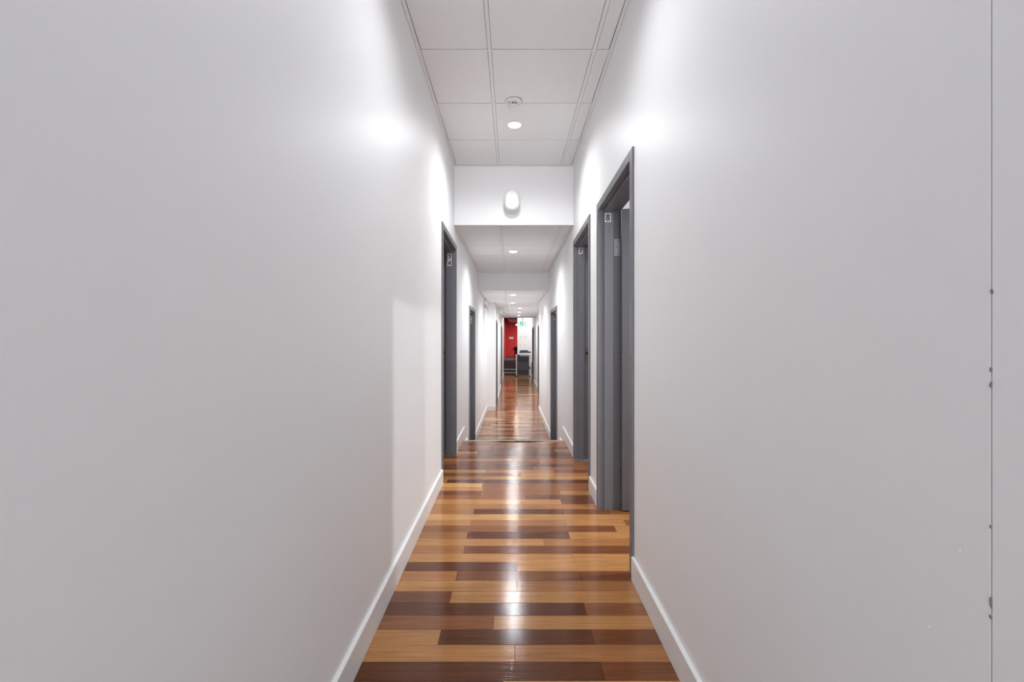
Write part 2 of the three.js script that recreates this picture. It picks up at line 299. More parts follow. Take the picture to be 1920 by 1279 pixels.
// two steps down, then the long lower floor
const STEP1 = rampY(CREST) - 0.2, STEP_Z = 5.52;
const stairs = group('stair_tread', 'wooden steps down from the worn floor edge to the lower corridor', 'steps', 'structure');
mesh('riser', bx(wl(5.2) + 0.001, wr(5.2) - 0.001, STEP1 - 0.018, rampY(CREST) - 0.03, -CREST + 0.006, -CREST - 0.012), woodMat[3], stairs);
mesh('tread', bx(-0.570, 0.607, STEP1 - 0.018, STEP1, -CREST - 0.013, -STEP_Z), woodMat[3], stairs);
mesh('riser', bx(-0.570, 0.607, FAR_FLOOR - 0.02, STEP1 - 0.0185, -STEP_Z + 0.03, -STEP_Z + 0.012), woodMat[3], stairs);
const farFloor = group('floor_far', 'glossy hardwood floor of the lower corridor leading to the copier', 'floor', 'structure');
{
  const list = [];
  for (let z = STEP_Z - 0.01; z < HALL_END; z += PITCH) {
    const zb = Math.min(z + PITCH, HALL_END), zm = (z + zb) / 2;
    const xa = zm < Z_JOG ? wl(zm) + 0.001 : zm < Z_LEND ? XL2 + 0.001 : -0.6, xb = zm < 10 ? wr(zm) - 0.001 : zm < Z_REND ? XR2 - 0.001 : 2.0;
    const xs = [xa]; let x = xa + 0.15 + 0.5 * rnd(); while (x < xb - 0.12) { xs.push(x); x += 0.35 + 0.6 * rnd(); } xs.push(xb);
    for (let i = 0; i + 1 < xs.length; i++) {
      const g = boardGeo(xs[i] + 0.0003, xs[i + 1] - 0.0003, -z - 0.0003, -zb + 0.0003, 0.018, 0.0009, FAR_FLOOR + (rnd() - 0.5) * 0.0004, (rnd() - 0.5) * 0.003);
      const q = rnd(), t = TONES[q < .07 ? 0 : q < .25 ? 1 : q < .5 ? 2 : q < .75 ? 3 : q < .93 ? 4 : 5], c = new Float32Array(g.attributes.position.count * 3);
      for (let j = 0; j < c.length; j++) c[j] = t[j % 3];
      g.setAttribute('color', new THREE.BufferAttribute(c, 3)); list.push(g);
    }
  }
  const b = mesh('plank', mergeGeometries(list), boardsMat, farFloor); b.userData.kind = 'stuff'; b.userData.label = 'narrow hardwood boards too far off to pick apart';
  mesh('subfloor', bx(-0.62, 2.0, FAR_FLOOR - 0.12, FAR_FLOOR - 0.0185, -STEP_Z + 0.01, -HALL_END), M.sub, farFloor);
}

// ------------------------------------------------------------------ ceilings: tiles in an exposed grid
function ceilingGrid(name, label, y, Z0, Z1, xl, xr, mains, cross) {
  const g = group(name, label, 'ceiling', 'structure');
  const zs = [Z0, ...cross.filter((z) => z > Z0 + 0.02 && z < Z1 - 0.02), Z1], tw = 0.010, cw = 0.006;
  for (let j = 0; j + 1 < zs.length; j++) {
    const zm = (zs[j] + zs[j + 1]) / 2, xs = [xl(zm), ...mains, xr(zm)];
    for (let i = 0; i + 1 < xs.length; i++) {
      const a = xs[i] + (i ? tw + 0.0017 : 0.0240), b = xs[i + 1] - (i + 2 < xs.length ? tw + 0.0017 : 0.0240), c = zs[j] + cw + 0.001, d = zs[j + 1] - cw - 0.0045;
      mesh('ceiling_tile', rbx(a, b, y + 0.001, y + 0.022, -c, -d, 0.0025, 1), M.tile, g);
      metreUV(g.children[g.children.length - 1].geometry);
    }
    if (j) for (let i = 0; i + 1 < xs.length; i++) mesh('cross_tee', bx(xs[i] + (i ? tw : 0.022), xs[i + 1] - (i + 2 < xs.length ? tw : 0.022), y + 0.0008, y + 0.004, -zs[j] + cw, -zs[j] - cw), M.tee, g);
  }
  for (const m of mains) mesh('main_tee', bx(m - tw, m + tw, y, y + 0.004, -Z0, -Z1), M.tee, g);
  for (const [f, s] of [[xl, 1], [xr, -1]]) {
    const a = f(Z0), b = f(Z1), q = bx(-0.01, 0.01, y, y + 0.004, -Z0, -Z1);
    const p = q.attributes.position; for (let i = 0; i < p.count; i++) { const e = Math.abs(p.getZ(i) + Z0) < 1e-6 ? a : b; p.setX(i, e + s * 0.0115 + p.getX(i)); }
    mesh('wall_angle', q, M.tee, g);
  }
  mesh('slab', bx(-1.0, 1.0, y + 0.08, y + 0.16, -Z0, -Z1), M.plenum, g);
  return g;
}
const stepsOf = (a, p, n, m = 0) => Array.from({ length: n }, (_, i) => a + p * (i - m));
ceilingGrid('ceiling', 'high suspended ceiling of white tiles with the smoke detector', CEIL_NEAR, -3.2, 4.45, wl, (Z) => wr(Z), [-0.132, 0.484], stepsOf(2.683, 0.604, 14, 10));
ceilingGrid('ceiling_middle', 'suspended tile ceiling between the two bulkheads', CEIL_MID, 4.47, 7.53, (Z) => wl(5.3) + 0.003, (Z) => wr(5.3) - 0.006, [-0.118, 0.490], stepsOf(4.82, 0.602, 6));
ceilingGrid('ceiling_far', 'low suspended tile ceiling with a row of downlights', CEIL_FAR, 7.55, 9.98, (Z) => wl(9) + 0.0, (Z) => wr(9), [-0.115, 0.495], stepsOf(8.14, 0.604, 4));
ceilingGrid('ceiling_end', 'low suspended tile ceiling past the wall jog', CEIL_FAR, 9.99, 16.4, () => XL2, () => XR2, [-0.115, 0.495], stepsOf(10.55, 0.604, 10));
const bulk = (name, label, z, y0, y1, far) => tag(mesh(name, bx(wl(z) + 0.001, wr(z) - 0.001, y0, y1, -z, -far), M.paint), label, 'bulkhead', 'structure');
bulk('wall_bulkhead', 'white bulkhead carrying the capsule-shaped motion detector', 4.4505, CEIL_MID, CEIL_NEAR + 0.1, 4.4695);
bulk('wall_bulkhead_far', 'shaded white bulkhead above the lower corridor', 7.5305, CEIL_FAR, CEIL_MID + 0.1, 7.5495);
tag(mesh('wall_ceiling_edge', bx(-2.0, 2.2, CEIL_FAR, 3.1, -16.4, -16.46), M.paint), 'white edge where the low ceiling ends before the copier', 'bulkhead', 'structure');

// ------------------------------------------------------------------ baseboards
const BB = 0.113, BT = 0.014;
function baseboard(name, label, x0, Z0, x1, Z1, side, y0, y1) {
  // side: -1 stands on the wall at lesser x, +1 at greater x; a slim board with an eased top
  const prof = [[0, 0], [BT, 0], [BT, BB - 0.004], [BT - 0.004, BB], [0, BB]], P = [], add = (a, b, c) => P.push(...a, ...b, ...c);
  const pt = (k, e) => [(e ? x1 : x0) - side * (prof[k][0] + 0.0004), (e ? y1 : y0) + prof[k][1], -(e ? Z1 : Z0)];
  for (let k = 0; k < 5; k++) { const n = (k + 1) % 5, a = pt(k, 0), b = pt(n, 0), c = pt(n, 1), d = pt(k, 1); if (side > 0) { add(a, c, b); add(a, d, c); } else { add(a, b, c); add(a, c, d); } }
  for (const e of [0, 1]) for (let k = 1; k < 4; k++) add(pt(0, e), pt(k, e), pt(k + 1, e));
  const g = new THREE.BufferGeometry(); g.setAttribute('position', new THREE.Float32BufferAttribute(P, 3)); g.computeVertexNormals();
  g.setAttribute('uv', new THREE.Float32BufferAttribute(new Float32Array(P.length / 3 * 2), 2));
  return tag(mesh(name, g, M.trimPaint), label, 'baseboard', 'structure');
}
const nearBB = (name, label, f, side, a, b) => baseboard(name, label, f(a), a, f(b), b, side, rampY(a) + 0.0008, rampY(b) + 0.0008);
const farBB = (name, label, f, side, a, b, y = FAR_FLOOR) => baseboard(name, label, f(a), a, f(b), b, side, y + 0.0008, y + 0.0008);
nearBB('baseboard_left', 'white baseboard running up to the door numbered 14', wl, -1, -3.19, 3.639);
nearBB('baseboard_left', 'short white baseboard between the door numbered 14 and the floor edge', wl, -1, 4.601, 5.38);
nearBB('baseboard_right', 'white baseboard below the chipped joint, running up to the door numbered 8', wr, 1, -3.19, 2.204);
nearBB('baseboard_right', 'short white baseboard between the doors numbered 8 and 7', wr, 1, 3.161, 3.469);
nearBB('baseboard_right', 'short white baseboard between the door numbered 7 and the floor edge', wr, 1, 4.426, 5.38);
farBB('baseboard_left', 'white baseboard beside the wooden step under the door 13 wall', wl, -1, 5.385, 5.70, STEP1);
farBB('baseboard_right', 'white baseboard beside the wooden step under the door 6 wall', wr, 1, 5.385, 5.70, STEP1);
farBB('baseboard_left', 'white baseboard from the door numbered 13 to the wall jog', wl, -1, 6.901, Z_JOG - 0.0145);
farBB('baseboard_right', 'white baseboard past the door numbered 6', wr, 1, 7.041, 9.985);
farBB('baseboard_left', 'white baseboard between the two far dark door frames', () => XL2, -1, 11.321, 14.899);
farBB('baseboard_left', 'white baseboard from the farther dark door frame to the steps', () => XL2, -1, 16.101, Z_LEND);
farBB('baseboard_right', 'white baseboard between the grey frame and the pale frame beside the copier', () => XR2, 1, 14.201, 16.949);
farBB('baseboard_right', 'white baseboard just before the grey door frame on the stepped-back wall', () => XR2, 1, 10.01, 13.299);
tag(mesh('baseboard_jog', bx(-0.5561, XL2 - 0.001, FAR_FLOOR + 0.0008, FAR_FLOOR + BB, -Z_JOG + 0.0005, -Z_JOG + 0.014), M.trimPaint), 'short white baseboard across the foot of the wall jog', 'baseboard', 'structure');

// ------------------------------------------------------------------ doors
const font = await new FontLoader().loadAsync('fonts/droid/droid_sans_bold.typeface.json');
let doorCount = 0;
function buildDoor(d) {
  const S = d.S, g = group(`door_${++doorCount}`, d.label, 'door', 'structure');
  place(g, S, d.a);
  const W = d.b - d.a, FW = 0.05, ST = 0.016, T = d.top, B = d.floor + 0.0012, p0 = -0.011, p1 = TH + 0.011;
  const fm = M.frame;
  const stop = (k) => (k ? [W - FW - ST, W - FW] : [FW, FW + ST]);
  for (const k of [0, 1]) {
    const u = k ? [W - FW, W] : [0, FW];
    mesh('jamb', [srb(S, u[0], u[1], B, T, p0, 0.0, 0.0035), sb(S, u[0] + 0.0005, u[1] - (k ? 0.0005 : 0), B, T - 0.0005, -0.004, TH + 0.004), srb(S, u[0], u[1], B, T, TH, p1, 0.0035)], fm, g);
    mesh('door_stop', srb(S, stop(k)[0], stop(k)[1], B, T - FW - 0.0005, 0.030, 0.092, 0.003), fm, g);
  }
  mesh('head', [srb(S, FW + 0.0004, W - FW - 0.0004, T - FW, T, p0, 0.0, 0.0035), sb(S, FW + 0.0004, W - FW - 0.0004, T - FW + 0.0003, T - 0.0005, -0.004, TH + 0.004), srb(S, FW + 0.0004, W - FW - 0.0004, T - FW, T, TH, p1, 0.0035)], fm, g);
  mesh('door_stop', srb(S, FW + ST, W - FW - ST, T - FW - ST, T - FW - 0.0005, 0.030, 0.092, 0.003), fm, g);
  // leaf in a group at its hinge
  const LW = W - 2 * FW - 0.006, lt = 0.044, l0 = B + 0.009, l1 = T - FW - 0.004, leaf = new THREE.Group();
  leaf.name = 'leaf'; g.add(leaf);
  const hingeFar = d.open !== 'near', sgn = hingeFar ? 1 : -1;
  leaf.position.set(S.side * (d.open ? TH + 0.012 : 0.096), 0, -(hingeFar ? W - FW - 0.003 : FW + 0.003));
  // closed: leaf runs back along u from the hinge
  const lg = srb(S, hingeFar ? -LW : 0, hingeFar ? 0 : LW, l0, l1, d.open ? -lt : 0, d.open ? 0 : lt, 0.003);
  const panel = mesh('leaf_panel', lg, M.leaf, leaf);
  const angle = d.open === 'far' ? 78 : d.open === 'near' ? 88 : 0;
  leaf.rotation.y = S.side * sgn * angle * Math.PI / 180;
  // lever handle on both faces
  const hu = hingeFar ? -LW + 0.065 : LW - 0.065, hv = d.floor + 1.0;
  for (const [wf, o] of [[d.open ? -lt : 0, -1], [d.open ? 0 : lt, 1]]) {
    const rose = new THREE.CylinderGeometry(0.026, 0.026, 0.009, 24); rose.rotateZ(Math.PI / 2); rose.translate(S.side * (wf + o * 0.0045), hv, -hu);
    const neck = new THREE.CylinderGeometry(0.009, 0.009, 0.04, 16); neck.rotateZ(Math.PI / 2); neck.translate(S.side * (wf + o * 0.025), hv, -hu);
    const lever = srb(S, hu, hu + (hingeFar ? 0.11 : -0.11), hv - 0.009, hv + 0.009, wf + o * 0.036, wf + o * 0.052, 0.005);
    mesh('lever_handle', [rose, neck, lever], M.steel, leaf);
  }
  if (d.open === 'far') {
    // hinge plates let into the far rebate, each with a knuckle and screws
    for (const hv2 of [1.82, 1.055, 0.25]) {
      const h = mesh('hinge', [sb(S, W - FW - 0.0025, W - FW - 0.0002, hv2 - 0.058, hv2 + 0.058, 0.100, TH + 0.006)], hv2 > 1.5 ? M.steel : M.frame, g);
      const kn = new THREE.CylinderGeometry(0.006, 0.006, 0.116, 14); kn.translate(S.side * (TH + 0.016), hv2, -(W - FW - 0.006)); mesh('knuckle', kn, M.steel, h);
      for (const dv of [-0.044, 0, 0.044]) { const s = new THREE.CylinderGeometry(0.004, 0.004, 0.0012, 10); s.rotateX(Math.PI / 2); s.translate(S.side * (dv ? 0.128 : 0.115), hv2 + dv, -(W - FW - 0.003)); mesh('screw', s, M.darkTrim, h); }
    }
    const cp = mesh('closer_bracket', [srb(S, -0.105, -0.055, l1 - 0.062, l1 - 0.012, -lt - 0.007, -lt - 0.0003, 0.003)], M.steel, leaf); cp.userData.label = 'pale steel bracket near the top of the door leaf';
  } else if (d.open === 'near') {
    const v = d.floor + 1.02, u = W - FW;
    const sp = mesh('strike_plate', sb(S, u - 0.0018, u - 0.0002, v - 0.075, v + 0.055, 0.098, 0.136), M.brass, g); sp.userData.label = 'dull strike plate with a dark latch hole';
    const c = new THREE.CylinderGeometry(0.0145, 0.0145, 0.001, 20); c.rotateX(Math.PI / 2); c.translate(S.side * 0.117, v, -(u - 0.0024)); mesh('latch_hole', c, M.black, sp);
  }
  if (d.open) for (const dv of [0.32]) { const s = new THREE.SphereGeometry(0.0035, 10, 8); s.scale(1, 1, 0.5); s.translate(S.side * 0.061, T - FW - 0.145, -(W - FW - ST - 0.0008)); mesh('stop_bumper', s, M.darkTrim, g); }
  // number plates on the stop of the far jamb, facing along the corridor
  const plateTop = { '8': 2.050, '7': 2.074, '14': 2.052, '6': 1.567, '13': 1.572 }[d.num.join('')];
  d.num.forEach((ch, i) => {
    const ph = 0.060, pw = 0.042, w0 = 0.034, vt = plateTop - i * (ph + 0.0025), u = W - FW - ST;
    const pl = mesh('number_plate', sb(S, u - 0.0014, u - 0.0001, vt - ph, vt, w0, w0 + pw), M.plate, g);
    const t = new TextGeometry(ch, { font, size: 0.044, depth: 0.0006, curveSegments: 6, bevelEnabled: false });
    t.computeBoundingBox(); const b = t.boundingBox; t.translate(-(b.min.x + b.max.x) / 2, -(b.min.y + b.max.y) / 2, 0);
    t.translate(S.side * (w0 + pw / 2), vt - ph / 2, -(u - 0.0015)); mesh('digit', t, M.black, pl);
  });
  return g;
}
DOORS.forEach(buildDoor);

// side rooms behind the open doors
function room(name, label, side, Za, Zb, depth) {
  const x0 = side * 0.78, x1 = side * (0.78 + depth), g = [
    bx(x1, x1 + side * 0.08, -0.1, 2.75, -Za + 0.08, -Zb - 0.08), bx(x0, x1, -0.1, 2.75, -Za, -Za + 0.08), bx(x0, x1, -0.1, 2.75, -Zb, -Zb - 0.08), bx(x0, x1, 2.65, 2.75, -Za, -Zb)];
  tag(mesh(name, g, M.paint), label, 'room wall', 'structure');
}
room('wall_side_room', 'plain white walls and ceiling of the room behind door 8', 1, 1.7, 3.24, 2.2);
room('wall_side_room', 'plain white walls of the room behind door 7', 1, 3.34, 5.0, 2.2);
room('wall_side_room', 'plain white walls of the room behind door 14', -1, 3.2, 5.0, 2.2);
for (const [side, Za, Zb, what] of [[1, 1.7, 3.24, '8'], [1, 3.34, 5.0, '7'], [-1, 3.2, 5.0, '14']])
  tag(mesh('floor_side_room', bx(side * 1.27, side * 2.98, rampY(3.0) - 0.06, rampY((Za + Zb) / 2) - 0.004, -Za, -Zb), woodMat[2]), `hardwood floor of the room behind door ${what}`, 'floor', 'structure');

// ------------------------------------------------------------------ downlights
function downlight([Z, x, y, k, label]) {
  const g = group('downlight', label, 'downlight', 'thing', 'recessed downlights along the corridor');
  g.position.set(x, y, -Z);
  mesh('trim_ring', lathe([[0.048, 0.003], [0.048, -0.004], [0.052, -0.0065], [0.060, -0.005], [0.063, 0.003]], 40), M.trimPaint, g);
  const dome = []; for (let i = 0; i <= 8; i++) { const t = i / 8 * Math.PI / 2; dome.push([0.001 + 0.0465 * Math.sin(t), -0.004 - 0.014 * Math.cos(t)]); }
  const lens = mesh('lens', lathe(dome, 36), M.glow, g); lens.userData.label = 'glowing white domed lens';
  const L = new THREE.SpotLight(LAMP_TINT, LAMP * k, 0, 1.42, 1, 2);
  L.position.set(0, -0.02, 0); L.target.position.set(0, -1, 0); L.castShadow = true; L.shadow.radius = 2.1; g.add(L, L.target);
}
DOWNLIGHTS.forEach(downlight);
downlight([2.4, 1.75, 2.65, 1.1, 'round white downlight inside the side room with the open closer-bracket door']);
downlight([4.1, 1.75, 2.65, 0.8, 'round white downlight inside the side room closer to the worn floor edge']);

// ------------------------------------------------------------------ fittings
{ // smoke detector
  const g = group('smoke_detector', 'round white smoke detector on the high tile ceiling', 'smoke detector'); g.position.set(0.012, CEIL_NEAR + 0.004, -3.222);
  mesh('base', lathe([[0, 0], [0.066, 0], [0.068, -0.004], [0.066, -0.011], [0.058, -0.014], [0, -0.014]], 48), M.plastic, g);
  mesh('body', lathe([[0, -0.014], [0.055, -0.0142], [0.054, -0.026], [0.048, -0.034], [0.036, -0.036], [0.034, -0.0365], [0, -0.0365]], 48), M.plastic, g);
  mesh('chamber_cap', lathe([[0, -0.047], [0.026, -0.047], [0.029, -0.049], [0.027, -0.054], [0.021, -0.057], [0, -0.0575]], 40), M.plastic, g);
  for (let i = 0; i < 8; i++) { const a = i / 8 * Math.PI * 2 + 0.2; mesh('chamber_rib', bx(-0.003, 0.003, -0.0475, -0.0362, 0.02, 0.0275).rotateY(a), M.plastic, g); }
  mesh('sensing_core', lathe([[0, -0.0365], [0.0235, -0.0366], [0.0235, -0.0469], [0, -0.0469]], 20), M.black, g);
  const led = new THREE.SphereGeometry(0.004, 12, 8); led.translate(-0.036, -0.036, 0.024); mesh('status_lamp', led, M.darkTrim, g);
  const vent = bx(-0.008, 0.008, -0.0165, -0.0135, -0.003, 0.003); vent.rotateY(0.7); vent.translate(0.044, 0, 0.036); mesh('vent_slot', vent, M.lens, g);
}
{ // capsule motion detector on the bulkhead
  const g = group('motion_detector', 'white capsule-shaped motion detector on the near bulkhead', 'motion detector');
  g.position.set(0, EYE + (639.5 - 379) * 4.41 / F, -4.4504);
  const cap = (w, h, d, r, bev) => { const sh = new THREE.Shape(), R = w / 2 - bev, s = h / 2 - w / 2; sh.absarc(0, s, R, 0, Math.PI); sh.absarc(0, -s, R, Math.PI, Math.PI * 2); sh.closePath(); return new THREE.ExtrudeGeometry(sh, { depth: d - bev, bevelEnabled: true, bevelSize: bev, bevelThickness: bev, bevelSegments: 8, curveSegments: 28 }); };
  mesh('back_shell', cap(0.158, 0.218, 0.04, 0, 0.012).translate(0, 0, 0.012), M.plastic, g);
  mesh('front_shell', cap(0.150, 0.206, 0.085, 0, 0.028).translate(0, 0.002, 0.024), M.plastic, g);
  const win = new THREE.SphereGeometry(0.047, 32, 18); win.scale(1, 1.02, 0.05); win.translate(0, -0.042, 0.1068); const w = mesh('lens_window', win, M.lens, g); w.userData.label = 'faint round sensor window';
  const led = new THREE.SphereGeometry(0.009, 16, 10); led.scale(1, 1, 0.25); led.translate(0, 0.068, 0.1075); mesh('status_lamp', led, M.lens, g);
}
function emergencyHead(parent, x, y, z, dir, r, len) {
  // bell-shaped lamp head, mouth along dir
  const body = lathe([[0.001, -len * 0.62], [r * 0.42, -len * 0.6], [r * 0.66, -len * 0.42], [r * 0.9, 0], [r, len * 0.3], [r * 1.05, len * 0.36], [r * 1.02, len * 0.4], [r * 0.94, len * 0.39]], 36);
  const face = lathe([[0.001, len * 0.37], [r * 0.5, len * 0.365], [r * 0.95, len * 0.345]], 32);
  const q = new THREE.Quaternion().setFromUnitVectors(new THREE.Vector3(0, 1, 0), dir.clone().normalize());
  const h = mesh('lamp_head', body.applyQuaternion(q).translate(x, y, z), M.plastic, parent); mesh('lamp_lens', face.applyQuaternion(q).translate(x, y, z), M.lens, h);
}
{ // twin-head emergency light on the wall before the jog
  const g = group('emergency_light', 'white twin-head emergency light on the wall just before the jog', 'emergency light'), Z = 9.2; g.position.set(wl(Z), CEIL_FAR - 0.10, -Z);
  mesh('battery_box', rbx(0.0015, 0.05, -0.015, 0.085, -0.16, 0.16, 0.008), M.plastic, g);
  for (const dz of [-0.11, 0.11]) {
    const arm = new THREE.CylinderGeometry(0.007, 0.007, 0.03, 14); arm.translate(0.03, -0.026, dz); mesh('swivel_arm', arm, M.plastic, g);
    emergencyHead(g, 0.04, -0.062, dz, new THREE.Vector3(0.7, -0.35, dz < 0 ? -0.4 : 0.5), 0.032, 0.06);
  }
}
{ // single large emergency lamp past the jog
  const g = group('emergency_light', 'white bell-shaped emergency lamp on the wall just past the jog', 'emergency light'), Z = 10.62; g.position.set(XL2, CEIL_FAR - 0.12, -Z);
  mesh('wall_bracket', rbx(0.0015, 0.03, -0.05, 0.07, -0.05, 0.05, 0.006), M.plastic, g);
  const arm = new THREE.CylinderGeometry(0.012, 0.012, 0.07, 16); arm.rotateZ(Math.PI / 2 - 0.4); arm.translate(0.055, 0.008, 0); mesh('swivel_arm', arm, M.plastic, g);
  emergencyHead(g, 0.105, -0.012, 0, new THREE.Vector3(0.92, -0.22, 0.2), 0.092, 0.165);
}
{ // exit sign hung from the end of the low ceiling
  const W = 0.29, H = 0.175, Z = 16.2, g = group('exit_sign', 'pale illuminated running-man exit sign with green pictogram under the low ceiling', 'exit sign');
  g.position.set((979.8 - 960) / F * Z, EYE + (639.5 - 607) * Z / F, -Z);
  const c = document.createElement('canvas'); c.width = 512; c.height = 310; const x = c.getContext('2d');
  x.fillStyle = '#d9fff2'; x.fillRect(0, 0, 512, 310);
  x.fillStyle = '#2f9d7a'; x.fillRect(70, 40, 240, 235);
  x.fillStyle = '#e9fff8'; x.beginPath(); x.arc(205, 82, 24, 0, 7); x.fill();          // running figure
  x.lineCap = 'round'; x.lineJoin = 'round'; x.strokeStyle = '#e9fff8';
  const line = (w, ...p) => { x.lineWidth = w; x.beginPath(); x.moveTo(p[0], p[1]); for (let i = 2; i < p.length; i += 2) x.lineTo(p[i], p[i + 1]); x.stroke(); };
  line(46, 190, 128, 182, 180); line(20, 195, 122, 245, 150, 275, 130); line(20, 180, 125, 135, 140, 115, 180); line(24, 190, 188, 230, 212, 222, 258); line(24, 178, 190, 150, 228, 100, 232);
  x.fillStyle = '#5f8f83'; x.fillRect(404, 45, 34, 225);
  const t = new THREE.CanvasTexture(c); t.colorSpace = THREE.SRGBColorSpace;
  mesh('housing', rbx(-W / 2, W / 2, -H / 2, H / 2, -0.03, 0, 0.006), M.plastic, g);
  const face = new THREE.PlaneGeometry(W - 0.02, H - 0.02); face.translate(0, 0, 0.0012);
  const f = mesh('sign_face', face, std({ map: t, emissiveMap: t, emissive: new THREE.Color(1, 1, 1), emissiveIntensity: 0.7, roughness: 0.5 }), g); f.userData.label = 'glowing green and white pictogram face';
  const stem = new THREE.CylinderGeometry(0.012, 0.012, CEIL_FAR - g.position.y - H / 2, 14); stem.translate(0, H / 2 + (CEIL_FAR - g.position.y - H / 2) / 2, -0.015); mesh('stem', stem, M.plastic, g);
  const L = new THREE.RectAreaLight(0xbfffe6, 1.5, W - 0.03, H - 0.03); L.position.set(0, 0, 0.004); L.rotation.y = Math.PI; g.add(L);
}

// ------------------------------------------------------------------ the end of the corridor
const XE = 0.246, Z_WHITE = HALL_END, Z_RED = 32.5, LAND = EYE - 1.18, TOP = EYE + 1.62;
tag(mesh('wall_white_end', bx(XE, 2.1, FAR_FLOOR - 0.12, 3.3, -Z_WHITE, -Z_WHITE - 0.12), M.endPaint), 'bright white end wall behind the copier', 'wall', 'structure');
tag(mesh('wall_end_side', bx(2.0, 2.12, FAR_FLOOR - 0.12, 3.3, -Z_REND, -Z_WHITE), M.endPaint), 'white side wall of the copier nook', 'wall', 'structure');
tag(mesh('wall_nook_return', bx(XR2 + TH, 2.12, FAR_FLOOR - 0.12, 3.3, -Z_REND + 0.1, -Z_REND), M.endPaint), 'white wall returning beside the copier nook', 'wall', 'structure');
tag(mesh('ceiling_nook', bx(-2.0, 2.2, 3.1, 3.2, -16.4, -Z_WHITE - 0.3), M.endPaint), 'high white ceiling above the copier', 'ceiling', 'structure');
tag(mesh('wall_nook_left', bx(-2.0, XL2 - TH, FAR_FLOOR - 0.12, 3.2, -16.4, -16.5), M.endPaint), 'white wall above the corridor end', 'wall', 'structure');
{ // steps up to the landing
  const g = group('carpeted_steps', 'dark carpeted steps with pale nosings beside the copier', 'steps', 'structure');
  const hs = [EYE - 1.426, EYE - 1.292, LAND], zs = [20.56, 20.84, 21.12, 21.4];
  for (let i = 0; i < 3; i++) {
    mesh('step', bx(-0.6, i ? XE + 0.4 : XE + 0.02, FAR_FLOOR - 0.1, hs[i] - 0.001, -zs[i] - (i === 0 ? 0 : 0), -zs[i + 1]), M.stepCarpet, g);
    if (i < 2) mesh('nosing', rbx(-0.6, XE, hs[i] - 0.022, hs[i] + 0.004, -zs[i] + 0.012, -zs[i] - 0.05, 0.004), M.nosingMetal, g);
  }
}
const cA = noise2(40, 40, 41), cB = noise2(9, 9, 42);
M.carpet.map = rep(dataTexture(256, 256, (u, v) => { const k = 0.55 * cA(u, v) + 0.45 * cB(u, v); return [clamp(0.7 + 0.3 * k), clamp(0.5 + 0.5 * k), clamp(0.55 + 0.5 * k)]; }, true), 0.6, 0.6);
tag(mesh('floor_landing', bx(-1.0, 3.0, LAND - 0.1, LAND, -21.4, -Z_RED - 0.1), M.carpet), 'mauve patterned carpet of the landing before the red wall', 'floor', 'structure');
const redWall = tag(mesh('wall_red', bx(-1.2, 3.0, LAND - 0.1, TOP + 0.3, -Z_RED, -Z_RED - 0.1), M.red), 'deep red wall at the far end', 'wall', 'structure');
tag(mesh('wall_red_side', bx(-0.47, -0.60, LAND - 0.3, TOP + 0.3, -Z_LEND - 0.01, -Z_RED), M.red), 'red side wall of the landing', 'wall', 'structure');
tag(mesh('baseboard_red', bx(-0.47, 3.0, LAND + 0.0005, LAND + 0.1, -Z_RED + 0.0005, -Z_RED + 0.02), M.darkTrim), 'dark grey baseboard under the red wall', 'baseboard', 'structure');
tag(mesh('wall_landing_side', bx(2.9, 3.0, LAND, TOP, -20.9, -Z_RED), M.endPaint), 'pale wall closing the landing', 'wall', 'structure');
tag(mesh('ceiling_landing', bx(-0.6, 3.0, TOP, TOP + 0.1, -Z_WHITE - 0.12, -Z_RED), M.greyCeil), 'grey ceiling of the landing', 'ceiling', 'structure');
{ // dropped soffit with a slanting edge
  const sh = new THREE.Shape(); sh.moveTo(-0.30, 27.4); sh.lineTo(2.9, 27.4); sh.lineTo(2.9, Z_RED - 0.001); sh.lineTo(-0.165, Z_RED - 0.001); sh.closePath();
  const g = new THREE.ExtrudeGeometry(sh, { depth: 0.28, bevelEnabled: false }); g.rotateX(-Math.PI / 2); g.translate(0, EYE + 1.33, 0);
  tag(mesh('ceiling_soffit', g, M.greyCeil), 'dropped grey soffit in front of the red wall', 'ceiling', 'structure');
}
function panelLight(x, y, Z, w, d, k, label) {
  const g = group('ceiling_panel_light', label, 'ceiling light'); g.position.set(x, y, -Z);
  mesh('frame', [bx(-w / 2 - .02, w / 2 + .02, -0.02, 0, -d / 2 - .02, -d / 2), bx(-w / 2 - .02, w / 2 + .02, -0.02, 0, d / 2, d / 2 + .02), bx(-w / 2 - .02, -w / 2, -0.02, 0, -d / 2, d / 2), bx(w / 2, w / 2 + .02, -0.02, 0, -d / 2, d / 2)], M.trimPaint, g);
  mesh('diffuser', bx(-w / 2, w / 2, -0.012, -0.004, -d / 2, d / 2), M.glow, g);
  const L = new THREE.RectAreaLight(0xffffff, k, w - 0.02, d - 0.02); L.position.set(0, -0.016, 0); L.rotation.x = -Math.PI / 2; L.castShadow = true; g.add(L);
}
panelLight(0.75, 3.099, 19.2, 1.15, 0.55, 15, 'bright ceiling panel light above the copier');
panelLight(1.5, EYE + 1.3295, 30.2, 1.15, 0.55, 46, 'ceiling panel light set in the grey soffit');
{ // plaque on the red wall: a pale plate with two small square inserts
  const Zq = Z_RED, g = group('wall_plaque', 'small white plaque with two panels on the red wall', 'plaque'); g.position.set((958.6 - 960) / F * Zq, EYE + (639.5 - 633.8) * Zq / F, -Zq + 0.0005);
  mesh('back_plate', rbx(-0.15, 0.15, -0.075, 0.075, 0, 0.012, 0.004), M.paper, g);
  for (const s of [-0.075, 0.06]) mesh('insert', rbx(s - 0.05, s + 0.05, -0.05, 0.05, 0.0121, 0.017, 0.002), M.plate, g);
}
